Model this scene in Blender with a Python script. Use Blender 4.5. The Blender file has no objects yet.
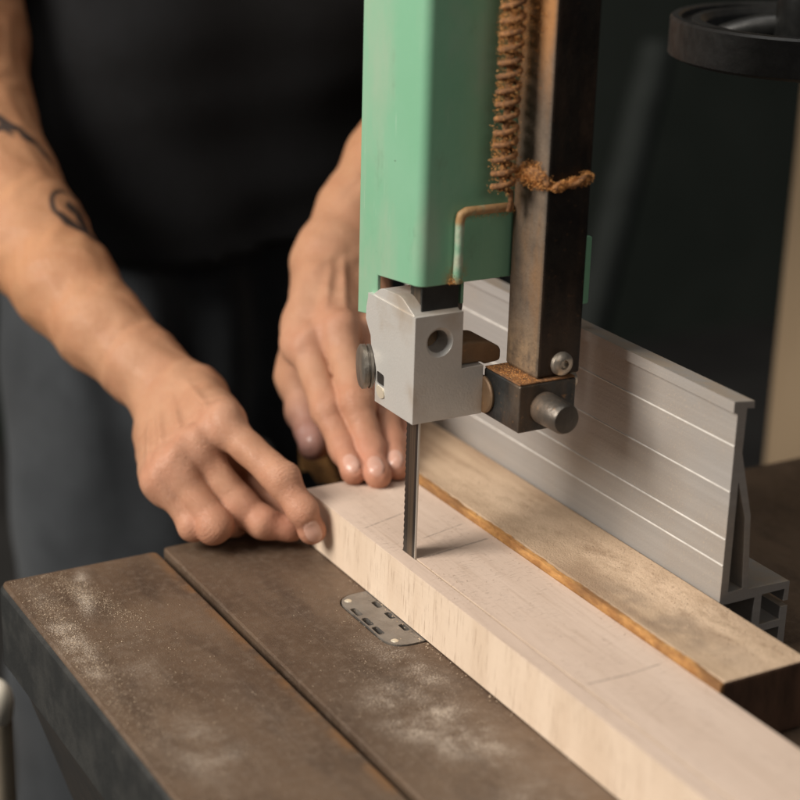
import bpy, bmesh, math, random
import numpy as np
from mathutils import Vector
random.seed(7); rng = np.random.default_rng(7)
SC = bpy.context.scene
COL = SC.collection

# ---------------------------------------------------------------- camera geometry (metres, table top is z = 0)
F = 1808.0
_d1 = np.array([-1090., -685., F]); _d1 /= np.linalg.norm(_d1)
_d2 = np.array([3350., -560., F]); _d2 -= _d1 * _d2.dot(_d1); _d2 /= np.linalg.norm(_d2)
_dz = np.cross(_d1, _d2)
if _dz[1] > 0: _dz = -_dz
R = np.stack([_d2, _d1, _dz])
CAM = np.array([0., 0., 0.38])
def ray(px, py): return R @ np.array([(px - 400) / F, (py - 400) / F, 1.])
def at(px, py, v=0., ax=2):
    r = ray(px, py); return CAM + r * (v - CAM[ax]) / r[ax]
def dep(px, py, d): return CAM + ray(px, py) * d
def ext(P0, px, L, far=True):
    r = ray(*px); v = CAM - P0; a = r.dot(r); b = 2 * r.dot(v); c = v.dot(v) - L * L
    D = b * b - 4 * a * c
    t = -b / (2 * a) if D < 0 else (-b + (1 if far else -1) * math.sqrt(D)) / (2 * a)
    return CAM + r * t

cam = bpy.data.cameras.new('camera'); camo = bpy.data.objects.new('camera', cam); COL.objects.link(camo)
from mathutils import Matrix
M4 = Matrix.Identity(4)
for i in range(3):
    M4[i][0] = R[i, 0]; M4[i][1] = -R[i, 1]; M4[i][2] = -R[i, 2]; M4[i][3] = CAM[i]
camo.matrix_world = M4
cam.sensor_width = 36.; cam.lens = F / 800 * 36; cam.clip_start = .02; cam.clip_end = 60
cam.dof.use_dof = True; cam.dof.focus_distance = .825; cam.dof.aperture_fstop = 5.6; cam.dof.aperture_blades = 0
SC.camera = camo

# ---------------------------------------------------------------- material helpers
class NM:
    def __init__(s, name):
        s.m = bpy.data.materials.new(name); s.m.use_nodes = True
        s.t = s.m.node_tree; s.n = s.t.nodes; s.l = s.t.links
        s.b = s.n['Principled BSDF']; s._p = None
    def put(s, inp, v):
        if isinstance(v, bpy.types.NodeSocket): s.l.new(v, inp)
        elif isinstance(v, (tuple, list)):
            inp.default_value = (*v, 1.) if (len(v) == 3 and len(inp.default_value) == 4) else v
        else: inp.default_value = v
    def P(s):
        if s._p is None:
            s._p = s.n.new('ShaderNodeTexCoord').outputs['Object']
        return s._p
    def W(s): return s.n.new('ShaderNodeNewGeometry').outputs['Position']
    def sep(s, v):
        k = s.n.new('ShaderNodeSeparateXYZ'); s.l.new(v, k.inputs[0]); return k.outputs
    def mapv(s, v, scale=(1, 1, 1), loc=(0, 0, 0), rot=(0, 0, 0)):
        k = s.n.new('ShaderNodeMapping'); s.l.new(v, k.inputs[0])
        k.inputs['Scale'].default_value = scale; k.inputs['Location'].default_value = loc; k.inputs['Rotation'].default_value = rot
        return k.outputs[0]
    def noise(s, v, scale, detail=4, rough=.55, dist=0, col=False):
        k = s.n.new('ShaderNodeTexNoise'); s.l.new(v, k.inputs['Vector'])
        k.inputs['Scale'].default_value = scale; k.inputs['Detail'].default_value = detail
        k.inputs['Roughness'].default_value = rough; k.inputs['Distortion'].default_value = dist
        return k.outputs['Color' if col else 'Fac']
    def voro(s, v, scale, feat='F1'):
        k = s.n.new('ShaderNodeTexVoronoi'); k.feature = feat; s.l.new(v, k.inputs['Vector']); k.inputs['Scale'].default_value = scale
        return k.outputs['Distance']
    def mth(s, op, a, b=0., c=0.):
        k = s.n.new('ShaderNodeMath'); k.operation = op
        for i, x in enumerate((a, b, c)): s.put(k.inputs[i], x)
        return k.outputs[0]
    def ramp(s, f, a, b, lo=0., hi=1.):
        k = s.n.new('ShaderNodeMapRange'); k.interpolation_type = 'SMOOTHSTEP'
        for i, x in enumerate((f, a, b, lo, hi)): s.put(k.inputs[i], x)
        return k.outputs[0]
    def mix(s, f, a, b, mode='MIX'):
        k = s.n.new('ShaderNodeMix'); k.data_type = 'RGBA'; k.blend_type = mode
        s.put(k.inputs[0], f); s.put(k.inputs[6], a); s.put(k.inputs[7], b)
        return k.outputs[2]
    def attr(s, name):
        k = s.n.new('ShaderNodeAttribute'); k.attribute_name = name; return k.outputs
    def bump(s, h, dist=.001, strength=1.):
        k = s.n.new('ShaderNodeBump'); k.inputs['Distance'].default_value = dist; k.inputs['Strength'].default_value = strength
        s.l.new(h, k.inputs['Height']); s.l.new(k.outputs[0], s.b.inputs['Normal'])
    def out(s, col=None, rough=None, metal=None, spec=None):
        for nm, v in (('Base Color', col), ('Roughness', rough), ('Metallic', metal), ('Specular IOR Level', spec)):
            if v is not None: s.put(s.b.inputs[nm], v)
        return s.m
    def blob(s, xyz, cx, cy, rx, ry, ang=0.):
        "soft elliptic patch on a horizontal surface"
        ca, sa = math.cos(ang), math.sin(ang)
        dx = s.mth('SUBTRACT', xyz[0], cx); dy = s.mth('SUBTRACT', xyz[1], cy)
        u = s.mth('MULTIPLY', s.mth('ADD', s.mth('MULTIPLY', dx, ca), s.mth('MULTIPLY', dy, sa)), 1 / rx)
        v = s.mth('MULTIPLY', s.mth('SUBTRACT', s.mth('MULTIPLY', dy, ca), s.mth('MULTIPLY', dx, sa)), 1 / ry)
        r = s.mth('SQRT', s.mth('ADD', s.mth('MULTIPLY', u, u), s.mth('MULTIPLY', v, v)))
        return s.ramp(r, 1.0, .15)
    def seg(s, xyz, a, b, w):
        "thin drawn stroke from a to b (xy)"
        L = math.hypot(b[0] - a[0], b[1] - a[1]); ux, uy = (b[0] - a[0]) / L, (b[1] - a[1]) / L
        dx = s.mth('SUBTRACT', xyz[0], a[0]); dy = s.mth('SUBTRACT', xyz[1], a[1])
        t = s.mth('ADD', s.mth('MULTIPLY', dx, ux), s.mth('MULTIPLY', dy, uy))
        n = s.mth('ABSOLUTE', s.mth('SUBTRACT', s.mth('MULTIPLY', dy, ux), s.mth('MULTIPLY', dx, uy)))
        m = s.ramp(n, w, w * .35)
        m = s.mth('MULTIPLY', m, s.ramp(t, -.002, .002)); return s.mth('MULTIPLY', m, s.ramp(t, L + .002, L - .002))

# ---------------------------------------------------------------- object helpers
def tag(o, label=None, cat=None, group=None, kind=None):
    for k, v in (('label', label), ('category', cat), ('group', group), ('kind', kind)):
        if v: o[k] = v
    return o
def empty(name, loc, label, cat, group=None):
    o = bpy.data.objects.new(name, None); COL.objects.link(o); o.location = loc; o.empty_display_size = .02
    return tag(o, label, cat, group)
def org(p):
    v = Vector((0, 0, 0))
    while p is not None: v += p.location; p = p.parent
    return v
def link(name, me, mat, parent=None, smooth=False, bevel=0., loc=None, auto=None):
    o = bpy.data.objects.new(name, me); COL.objects.link(o)
    if mat: me.materials.append(mat)
    base = org(parent)
    if loc is not None: o.location = Vector(loc) - base
    if parent: o.parent = parent
    off = base + o.location if loc is not None else base
    me.transform(Matrix.Translation(-off))
    if smooth:
        for p in me.polygons: p.use_smooth = True
        if auto is not None: me.set_sharp_from_angle(angle=math.radians(auto))
    if bevel:
        b = o.modifiers.new('bevel', 'BEVEL'); b.width = bevel; b.segments = 2; b.limit_method = 'ANGLE'; b.angle_limit = math.radians(35)
        b.harden_normals = False
    return o
def bm_me(bm, name):
    bmesh.ops.recalc_face_normals(bm, faces=bm.faces)
    me = bpy.data.meshes.new(name); bm.to_mesh(me); bm.free(); return me
def abox(bm, x0, x1, y0, y1, z0, z1):
    v = [bm.verts.new((x, y, z)) for x in (x0, x1) for y in (y0, y1) for z in (z0, z1)]
    for f in ((0, 1, 3, 2), (4, 6, 7, 5), (0, 4, 5, 1), (2, 3, 7, 6), (0, 2, 6, 4), (1, 5, 7, 3)): bm.faces.new([v[i] for i in f])
def aprism(bm, pts, ax, a0, a1):
    "extrude a 2-D outline along axis ax (0,1,2)"
    def pt(p, a):
        return {0: (a, p[0], p[1]), 1: (p[0], a, p[1]), 2: (p[0], p[1], a)}[ax]
    A = [bm.verts.new(pt(p, a0)) for p in pts]; B = [bm.verts.new(pt(p, a1)) for p in pts]
    n = len(pts)
    for i in range(n): bm.faces.new((A[i], A[(i + 1) % n], B[(i + 1) % n], B[i]))
    bm.faces.new(A[::-1]); bm.faces.new(B)
def frame(d):
    d = Vector(d).normalized(); u = d.orthogonal().normalized(); return d, u, d.cross(u)
def acyl(bm, a, b, r0, r1=None, n=40, cap=True):
    r1 = r0 if r1 is None else r1
    a = Vector(a); b = Vector(b); d, u, w = frame(b - a)
    A = []; B = []
    for i in range(n):
        t = 2 * math.pi * i / n; e = u * math.cos(t) + w * math.sin(t)
        A.append(bm.verts.new(a + e * r0)); B.append(bm.verts.new(b + e * r1))
    for i in range(n): bm.faces.new((A[i], A[(i + 1) % n], B[(i + 1) % n], B[i]))
    if cap: bm.faces.new(A[::-1]); bm.faces.new(B)
def alathe(bm, o, d, prof, n=64, close=False):
    "prof: (radius, height along d) points"
    o = Vector(o); d, u, w = frame(d); rings = []
    for r, h in prof:
        if r < 1e-6: rings.append([bm.verts.new(o + d * h)]); continue
        rings.append([bm.verts.new(o + d * h + (u * math.cos(2 * math.pi * i / n) + w * math.sin(2 * math.pi * i / n)) * r) for i in range(n)])
    pr = list(zip(rings, rings[1:])) + ([(rings[-1], rings[0])] if close else [])
    for A, B in pr:
        for i in range(n):
            j = (i + 1) % n
            if len(A) == 1 and len(B) == 1: continue
            if len(A) == 1: bm.faces.new((A[0], B[j], B[i]))
            elif len(B) == 1: bm.faces.new((A[i], A[j], B[0]))
            else: bm.faces.new((A[i], A[j], B[j], B[i]))
def atube(bm, pts, r, n=10, cap=True):
    pts = [Vector(p) for p in pts]; rings = []; u = None
    for i, p in enumerate(pts):
        d = (pts[min(i + 1, len(pts) - 1)] - pts[max(i - 1, 0)]).normalized()
        u = d.orthogonal().normalized() if u is None else (u - d * u.dot(d)).normalized()
        w = d.cross(u); rr = r[i] if hasattr(r, '__len__') else r
        rings.append([bm.verts.new(p + (u * math.cos(2 * math.pi * k / n) + w * math.sin(2 * math.pi * k / n)) * rr) for k in range(n)])
    for A, B in zip(rings, rings[1:]):
        for i in range(n): bm.faces.new((A[i], A[(i + 1) % n], B[(i + 1) % n], B[i]))
    if cap: bm.faces.new(rings[0][::-1]); bm.faces.new(rings[-1])
def cut(me, *cutters):
    "boolean difference, returned as a plain mesh"
    o = bpy.data.objects.new('tmp', me); COL.objects.link(o); cs = []
    for c in cutters:
        co = bpy.data.objects.new('tmpc', c); COL.objects.link(co); cs.append(co)
        m = o.modifiers.new('b', 'BOOLEAN'); m.object = co; m.operation = 'DIFFERENCE'; m.solver = 'EXACT'
    dg = bpy.context.evaluated_depsgraph_get()
    r = bpy.data.meshes.new_from_object(o.evaluated_get(dg))
    for c in cs + [o]: bpy.data.objects.remove(c)
    r.materials.clear(); return r
def mk(fn, name):
    bm = bmesh.new(); fn(bm); return bm_me(bm, name)
def fillet(pts, r, n=5):
    out = []; N = len(pts)
    for i, p in enumerate(pts):
        p = Vector(p); a = Vector(pts[i - 1]); b = Vector(pts[(i + 1) % N])
        da = (a - p); db = (b - p); rr = min(r, da.length * .45, db.length * .45)
        A = p + da.normalized() * rr; B = p + db.normalized() * rr
        for k in range(n + 1):
            t = k / n; out.append(tuple((A * (1 - t) ** 2 + p * 2 * t * (1 - t) + B * t * t)))
    return out

# ---------------------------------------------------------------- materials
def m_table(right=False):
    k = NM('rusty cast iron with dust'); w = k.W(); x = k.sep(w)
    big = k.noise(w, 9, 5, .6); fin = k.noise(w, 230, 6, .7); speck = k.noise(w, 1300, 3, .6)
    mid = k.noise(k.mapv(w, (1, .35, 1)), 60, 4, .6)
    c = k.mix(k.ramp(big, .3, .7), (.095, .060, .039), (.185, .125, .083))
    c = k.mix(k.ramp(mid, .45, .75, 0, .6), c, (.055, .037, .028))
    c = k.mix(k.ramp(fin, .45, .72, 0, .7), c, (.21, .155, .115)); c = k.mix(k.ramp(speck, .55, .72, 0, .45), c, (.06, .042, .032))
    scr = k.noise(k.mapv(w, (1000, 9, 1), rot=(0, 0, .12)), 1, 3, .6); c = k.mix(k.ramp(scr, .60, .74, 0, .35), c, (.26, .20, .155))
    scr2 = k.noise(k.mapv(w, (14, 900, 1), rot=(0, 0, .3)), 1, 3, .6); c = k.mix(k.ramp(scr2, .66, .76, 0, .3), c, (.035, .025, .019))
    if right:
        blobs = [(.345, .56, .035, .075, .25, 1.25), (.36, .61, .016, .05, .2, 1.1), (.352, .50, .05, .05, 0, .8), (.34, .69, .02, .06, .1, .25)]
    else:
        blobs = [(.258, .742, .009, .05, -.28, 1.0), (.237, .70, .014, .10, -.03, .95), (.255, .665, .016, .075, -.2, .55),
                 (.252, .585, .03, .06, .1, .75), (.285, .60, .014, .07, 0, .4)]
    D = None
    for cx, cy, rx, ry, an, am in blobs:
        b = k.mth('MULTIPLY', k.blob(x, cx, cy, rx, ry, an), am * .85); D = b if D is None else k.mth('MAXIMUM', D, b)
    cl = k.noise(w, 48, 6, .7)
    D2 = k.mth('MULTIPLY', D, k.ramp(cl, .22, .72))
    thr = k.mth('SUBTRACT', .70, k.mth('MULTIPLY', D2, .30))
    gr = k.ramp(k.mth('SUBTRACT', speck, thr), -.06, .06)
    film = k.mth('MULTIPLY', D2, .20)
    dust = k.mth('MINIMUM', 1., k.mth('ADD', k.mth('MULTIPLY', gr, k.mth('MULTIPLY', D2, 1.0)), film))
    c = k.mix(dust, c, (.50, .415, .335))
    if not right:   # rust along the slot edge
        e = k.mth('MULTIPLY', k.ramp(x[0], .2995, .3065), k.ramp(k.noise(w, 45, 4), .38, .62))
        c = k.mix(k.mth('MULTIPLY', e, .75), c, (.25, .125, .05))
    k.bump(k.mth('ADD', k.mth('MULTIPLY', fin, .5), k.mth('ADD', speck, k.mth('MULTIPLY', dust, 1.2))), .0006, .6)
    return k.out(c, k.ramp(dust, 0, .6, .42, .95), k.ramp(dust, 0, .5, .30, 0))
def m_side():
    k = NM('dark painted iron'); w = k.W()
    n = k.noise(w, 60, 5, .6); f = k.noise(w, 700, 2)
    c = k.mix(k.ramp(n, .35, .7), (.016, .017, .017), (.034, .034, .032))
    c = k.mix(k.ramp(k.noise(k.mapv(w, (1, 1, .25)), 130, 3), .70, .76, 0, .8), c, (.16, .15, .13))
    k.bump(k.mth('ADD', n, k.mth('MULTIPLY', f, .5)), .0006, .6); return k.out(c, .6)
def m_board():
    k = NM('pale maple'); w = k.W(); x = k.sep(w); nx = k.sep(k.n.new('ShaderNodeNewGeometry').outputs['True Normal'])
    lo = k.noise(k.mapv(w, (60, 6, 60)), 1, 4); fin = k.noise(k.mapv(w, (420, 26, 420)), 1, 3)
    top = k.mix(k.ramp(lo, .3, .7), (.60, .465, .375), (.67, .53, .435)); top = k.mix(k.ramp(fin, .5, .8, 0, .35), top, (.40, .285, .20))
    # sawn side: short upright grain ticks
    sv = k.noise(k.mapv(w, (200, 1150, 70)), 1, 3, .6); sm = k.noise(k.mapv(w, (30, 60, 12)), 1, 3)
    side = k.mix(k.ramp(sm, .3, .7), (.63, .495, .375), (.70, .565, .44))
    tick = k.mth('MULTIPLY', k.ramp(sv, .57, .70), k.ramp(k.noise(w, 45, 3), .35, .6))
    side = k.mix(k.mth('MULTIPLY', tick, .55), side, (.40, .26, .16))
    wav = k.noise(k.mapv(w, (1, 260, 6)), 1, 2)
    c = k.mix(k.ramp(nx[2], .3, .7), side, top)
    pen = None
    for a, b, wd in (((365, 528), (406, 512), .0007), ((424, 557.5), (488, 538.5), .0010), ((424, 538), (462, 524), .0006), ((588, 684), (630, 674), .0008), ((630, 674), (660, 664), .0006)):
        A = at(*a, .0285); B = at(*b, .0285); s = k.seg(x, A[:2], B[:2], wd); pen = s if pen is None else k.mth('MAXIMUM', pen, s)
    pen = k.mth('MULTIPLY', pen, k.ramp(nx[2], .3, .7)); pen = k.mth('MULTIPLY', pen, k.ramp(k.noise(w, 500, 2),   .3, .6, .15, .5))
    c = k.mix(pen, c, (.10, .085, .075))
    k.bump(k.mth('ADD', k.mth('MULTIPLY', tick, -1.), k.mth('ADD', k.mth('MULTIPLY', wav, .5), k.mth('MULTIPLY', fin, .5))), .0005, .55)
    return k.out(c, .62, 0., .35)
def m_dusty():
    k = NM('weathered plank under sawdust'); w = k.W(); x = k.sep(w)
    g = k.noise(k.mapv(w, (90, 9, 90)), 1, 5, .6, .4); mo = k.noise(k.mapv(w, (1, .5, 1), rot=(0, 0, .25)), 62, 7, .72); sp = k.noise(w, 1100, 3, .65)
    c = k.mix(k.ramp(g, .3, .72), (.36, .245, .16), (.54, .395, .27))
    D = k.blob(x, .463, .57, .022, .13, .05); D = k.mth('MAXIMUM', D, k.mth('MULTIPLY', k.blob(x, .455, .67, .03, .10, 0.), .8))
    D = k.mth('MAXIMUM', D, k.mth('MULTIPLY', k.blob(x, .462, .497, .04, .04, 0.), .72))
    d = k.mth('MULTIPLY', k.ramp(mo, .30, .62), k.mth('ADD', k.mth('MULTIPLY', D, .85), .12))
    c = k.mix(d, c, (.72, .54, .385))
    dk = k.mth('MULTIPLY', k.blob(x, .447, .545, .018, .075, .12), k.ramp(k.noise(w, 55, 4), .35, .6))
    c = k.mix(k.mth('MULTIPLY', dk, .5), c, (.20, .15, .115))
    c = k.mix(k.ramp(sp, .62, .74, 0, .5), c, (.66, .53, .40))
    k.bump(k.mth('ADD', mo, k.mth('ADD', k.mth('MULTIPLY', sp, 1.3), 0.)), .0007, .6); return k.out(c, .88, 0., .15)
def m_bark():
    k = NM('amber bark edge'); w = k.W()
    n = k.noise(k.mapv(w, (1, .3, 1)), 330, 6, .7); n2 = k.noise(k.mapv(w, (1, .4, 1)), 70, 4)
    c = k.mix(k.ramp(n, .35, .7), (.32, .145, .042), (.56, .30, .10)); c = k.mix(k.ramp(n2, .45, .68, 0, .8), c, (.14, .065, .024))
    k.bump(n, .0008, .7); return k.out(c, .7)
def m_endgrain():
    k = NM('dark sawn end grain'); w = k.W()
    n = k.noise(k.mapv(w, (130, 1, 40), rot=(0, .5, 0)), 1, 5); c = k.mix(k.ramp(n, .3, .7), (.055, .026, .014), (.12, .06, .034))
    k.bump(n, .001, .6); return k.out(c, .75)
def m_alu(name='anodised aluminium', base=(.50, .49, .47), rough=.42, warm=.35, metal=.75, stretch=(1, 1, 1)):
    k = NM(name); w = k.W()
    n = k.noise(k.mapv(w, stretch), 60, 5, .6); f = k.noise(w, 900, 2); b = k.noise(w, 28, 4)
    c = k.mix(k.ramp(n, .3, .7, 0, .5), base, tuple(v * .78 for v in base))
    c = k.mix(k.ramp(b, .48, .72, 0, warm), c, (.42, .31, .20))
    k.bump(k.mth('ADD', f, n), .0003, .35)
    return k.out(c, k.ramp(n, .3, .7, rough, rough + .12), metal)
def m_fence():
    k = NM('dusty aluminium extrusion'); w = k.W(); x = k.sep(w)
    br = k.noise(k.mapv(w, (1, 6, 500)), 1, 3); b = k.noise(k.mapv(w, (1, 1, 1.6)), 16, 4); f = k.noise(w, 1100, 2)
    c = k.mix(k.ramp(br, .3, .7, 0, .5), (.40, .385, .37), (.33, .315, .30))
    c = k.mix(k.ramp(b, .35, .7, 0, .55), c, (.37, .325, .28))
    c = k.mix(k.mth('MULTIPLY', k.ramp(f, .6, .72, 0, .5), k.ramp(b, .4, .6)), c, (.55, .45, .35))
    top = k.ramp(k.sep(k.n.new('ShaderNodeNewGeometry').outputs['True Normal'])[2], .5, .9)
    c = k.mix(k.mth('MULTIPLY', top, k.ramp(k.noise(w, 90, 4), .35, .6, .1, .6)), c, (.45, .35, .25))
    k.bump(k.mth('ADD', f, br), .0003, .4); return k.out(c, .50, .30)
def m_green(dark=False):
    k = NM('mint green enamel'); w = k.W(); x = k.sep(w)
    n = k.noise(w, 22, 4); f = k.noise(w, 300, 3); s = k.noise(w, 160, 3, .7)
    g = (.185, .40, .255)
    c = k.mix(k.ramp(n, .35, .7, 0, .5), g, (.225, .43, .295))
    c = k.mix(k.ramp(s, .70, .78, 0, .45), c, (.04, .07, .05))
    d = k.noise(k.mapv(w, (1, 1, .4)), 40, 4); c = k.mix(k.ramp(d, .45, .72, 0, .42), c, (.36, .40, .31)); gm_ = k.noise(k.mapv(w, (1, 1, .5)), 65, 6, .7); c = k.mix(k.ramp(gm_, .58, .78, 0, .35), c, (.12, .17, .11))
    sc = k.noise(k.mapv(w, (1, 1, .06), rot=(.3, .2, .1)), 420, 3, .6); c = k.mix(k.ramp(sc, .68, .74, 0, .35), c, (.50, .60, .50))
    ch = k.noise(w, 75, 4, .7); c = k.mix(k.ramp(ch, .735, .76, 0, .8), c, (.05, .055, .045))
    # rust where the bent rod meets the lower edge
    dz = k.ramp(x[2], .174, .1585); dx = k.ramp(k.mth('ABSOLUTE', k.mth('SUBTRACT', x[0], .4000)), .008, .001)
    r = k.mth('MULTIPLY', k.mth('MULTIPLY', dz, dx), k.ramp(k.noise(w, 220, 3), .35, .55)); c = k.mix(r, c, (.40, .19, .06))
    k.bump(k.mth('ADD', n, k.mth('MULTIPLY', f, .25)), .0006, .3); return k.out(c, .38)
def m_steel(name, a, b, rust, amt, rough=.5, metal=.6, sc=50):
    k = NM(name); w = k.W(); n = k.noise(w, sc, 5, .65); f = k.noise(w, 420, 3); g = k.noise(k.mapv(w, (1, 1, .25)), 38, 5, .6)
    c = k.mix(k.ramp(n, .3, .7), a, b); R_ = k.mth('MULTIPLY', k.ramp(g, .5 - amt * .35, .78 - amt * .3), min(1, amt + .25)); c = k.mix(R_, c, rust)
    c = k.mix(k.ramp(f, .62, .75, 0, .35), c, tuple(v * 1.6 for v in rust))
    k.bump(k.mth('ADD', n, f), .0005, .45); return k.out(c, k.ramp(R_, 0, 1, rough, .85), k.ramp(R_, 0, 1, metal, 0.))
def m_plain(name, a, b, rough=.6, sc=40, metal=0., bump=.0004, stretch=(1, 1, 1)):
    k = NM(name); w = k.W(); n = k.noise(k.mapv(w, stretch), sc, 5, .6); k.bump(n, bump, .6)
    return k.out(k.mix(k.ramp(n, .3, .7), a, b), rough, metal)
def m_blade():
    k = NM('bandsaw blade steel'); w = k.W(); x = k.sep(w)
    n = k.noise(k.mapv(w, (300, 900, 4)), 1, 3); yb = k.ramp(k.mth('ABSOLUTE', k.mth('SUBTRACT', x[1], .6568)), .0030, .0018)
    c = k.mix(k.ramp(n, .3, .7), (.035, .032, .030), (.060, .053, .046)); c = k.mix(k.mth('MULTIPLY', yb, k.ramp(k.noise(k.mapv(w, (1, 500, 8)), 1, 4), .35, .6, .2, .8)), c, (.17, .125, .085))
    back = k.ramp(x[1], .65215, .65195); c = k.mix(back, c, (.62, .60, .56))  # highlight along the back edge is put into the colour
    k.bump(n, .0001, .3); return k.out(c, .34, .6)
def m_skin():
    k = NM('skin'); P = k.P(); a = k.attr('tint'); n1 = k.noise(P, 55, 4, .6); n2 = k.noise(P, 420, 3, .6); v = k.voro(P, 900, 'DISTANCE_TO_EDGE')
    c = k.mix(k.ramp(n1, .35, .7, 0, .35), a['Color'], k.mix(1., a['Color'], (.80, .62, .55), 'MULTIPLY'))
    c = k.mix(k.ramp(n2, .55, .75, 0, .22), c, k.mix(1., a['Color'], (.78, .66, .6), 'MULTIPLY'))
    nail = a['Alpha']
    k.b.inputs['Subsurface Weight'].default_value = .10; k.b.inputs['Subsurface Radius'].default_value = (1., .42, .25); k.b.inputs['Subsurface Scale'].default_value = .004
    n3 = k.noise(k.mapv(P, (1, 1, 1)), 150, 4, .65)
    h = k.mth('ADD', k.mth('MULTIPLY', n3, 1.2), k.mth('ADD', k.mth('MULTIPLY', n2, .55), k.mth('MULTIPLY', k.ramp(v, 0, .12), .35)))
    h = k.mth('MULTIPLY', h, nail)
    k.bump(h, .0009, .55)
    return k.out(c, k.ramp(nail, 0, 1, .28, .50), 0., .42)
def m_cloth(name, a, b, sc=18, weave=900):
    k = NM(name); w = k.P(); n = k.noise(w, sc, 5, .6); f = k.noise(w, weave, 2); c = k.mix(k.ramp(n, .3, .7), a, b)
    k.bump(k.mth('ADD', f, n), .0012, .5); k.b.inputs['Sheen Weight'].default_value = .12; return k.out(c, .9, 0., .15)
def m_coil():
    k = NM('rust caked spring'); w = k.W(); n = k.noise(w, 260, 4, .65); g = k.noise(w, 60, 3)
    c = k.mix(k.ramp(n, .3, .7), (.10, .045, .018), (.34, .155, .055)); c = k.mix(k.ramp(g, .45, .7, 0, .6), c, (.10, .048, .022))
    k.bump(n, .0012, .9); return k.out(c, .85)

def m_postl():
    k = NM('bar face filmed with rust dust'); w = k.W(); x = k.sep(w); n = k.noise(w, 60, 5, .65); f = k.noise(w, 420, 4, .7); g = k.noise(k.mapv(w, (1, 1, .35)), 45, 5, .65)
    c = k.mix(k.ramp(n, .3, .7), (.085, .062, .045), (.15, .11, .078)); c = k.mix(k.ramp(g, .42, .7, 0, .8), c, (.20, .11, .052))
    m = k.mth('MULTIPLY', k.ramp(x[2], .225, .285), k.ramp(g, .30, .55)); c = k.mix(k.mth('MULTIPLY', m, .9), c, (.36, .165, .055))
    m = k.mth('MULTIPLY', k.ramp(x[2], .150, .122), k.ramp(n, .30, .6)); c = k.mix(k.mth('MULTIPLY', m, .8), c, (.36, .235, .13))
    m = k.ramp(x[1], .6232, .6216); c = k.mix(k.mth('MULTIPLY', m, .5), c, (.05, .043, .036))
    c = k.mix(k.ramp(f, .56, .72, 0, .6), c, (.055, .038, .026)); k.bump(k.mth('ADD', n, f), .0008, .6); return k.out(c, .7, .15)
MT = dict(tl=m_table(), tr=m_table(True), side=m_side(), board=m_board(), dusty=m_dusty(), bark=m_bark(), endg=m_endgrain(),
    alu=m_alu(), alu_top=m_alu('dusty aluminium block', (.68, .66, .625), .36, .62, .42), fence=m_fence(), green=m_green(),
    post=m_steel('blackened steel bar', (.012, .010, .009), (.030, .024, .019), (.095, .048, .022), .30, .42, .5),
    postl=m_postl(),
    clamp=m_steel('dark clamp steel', (.030, .032, .033), (.075, .077, .075), (.30, .165, .07), .10, .42, .6),
    bolt=m_steel('worn bolt steel', (.085, .076, .067), (.15, .135, .118), (.24, .13, .06), .22, .42, .7),
    screw=m_steel('bright screw steel', (.45, .40, .34), (.62, .56, .48), (.40, .24, .11), .15, .3, .8),
    brown=m_steel('rust brown steel', (.16, .105, .065), (.24, .165, .10), (.26, .14, .06), .45, .5, .4),
    black=m_plain('black enamel', (.010, .0105, .010), (.020, .020, .019), .42, 120), coil=m_coil(), blade=m_blade(),
    insert=m_steel('scuffed insert plate', (.22, .205, .19), (.32, .30, .28), (.20, .155, .11), .25, .38, .7, 90),
    hole=m_plain('near black matt', (.006, .005, .004), (.018, .013, .009), .9),  # near black, also paints the shade inside the block's pocket
    brass=m_plain('brass pin', (.66, .58, .45), (.74, .66, .52), .4, 90, .4))

# ---------------------------------------------------------------- saw table
SLOT0, SLOT1 = .3070, .3106
tb = empty('saw_table', (.30, .60, -.06), 'rust brown cast iron saw table with a slot across it and dust on top', 'saw table')
me = mk(lambda bm: aprism(bm, fillet([(.2275, .25), (.2275, .7715), (SLOT0, .7715), (SLOT0, .25)], .004, 4), 2, -.030, -.0008), 'table_plate')
link('table_plate', me, MT['tl'], tb, bevel=.0012)
me = mk(lambda bm: aprism(bm, fillet([(SLOT1, .25), (SLOT1, .7722), (.512, .7722), (.56, .727), (.86, .727), (.86, .25)], .003, 4), 2, -.030, 0.), 'table_plate')
IX0, IX1, IY0, IY1 = .3612, .4150, .6265, .6830
ins_out = fillet([(IX0, IY0), (IX0, IY1), (IX1, IY1), (IX1, IY0)], .011, 6)
ins_rec = fillet([(IX0 - .0006, IY0 - .0006), (IX0 - .0006, IY1 + .0006), (IX1 + .0006, IY1 + .0006), (IX1 + .0006, IY0 - .0006)], .0115, 6)
me = cut(me, mk(lambda bm: aprism(bm, ins_rec, 2, -.004, .01), 'c'))
link('table_plate', me, MT['tr'], tb, bevel=.0009)
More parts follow.
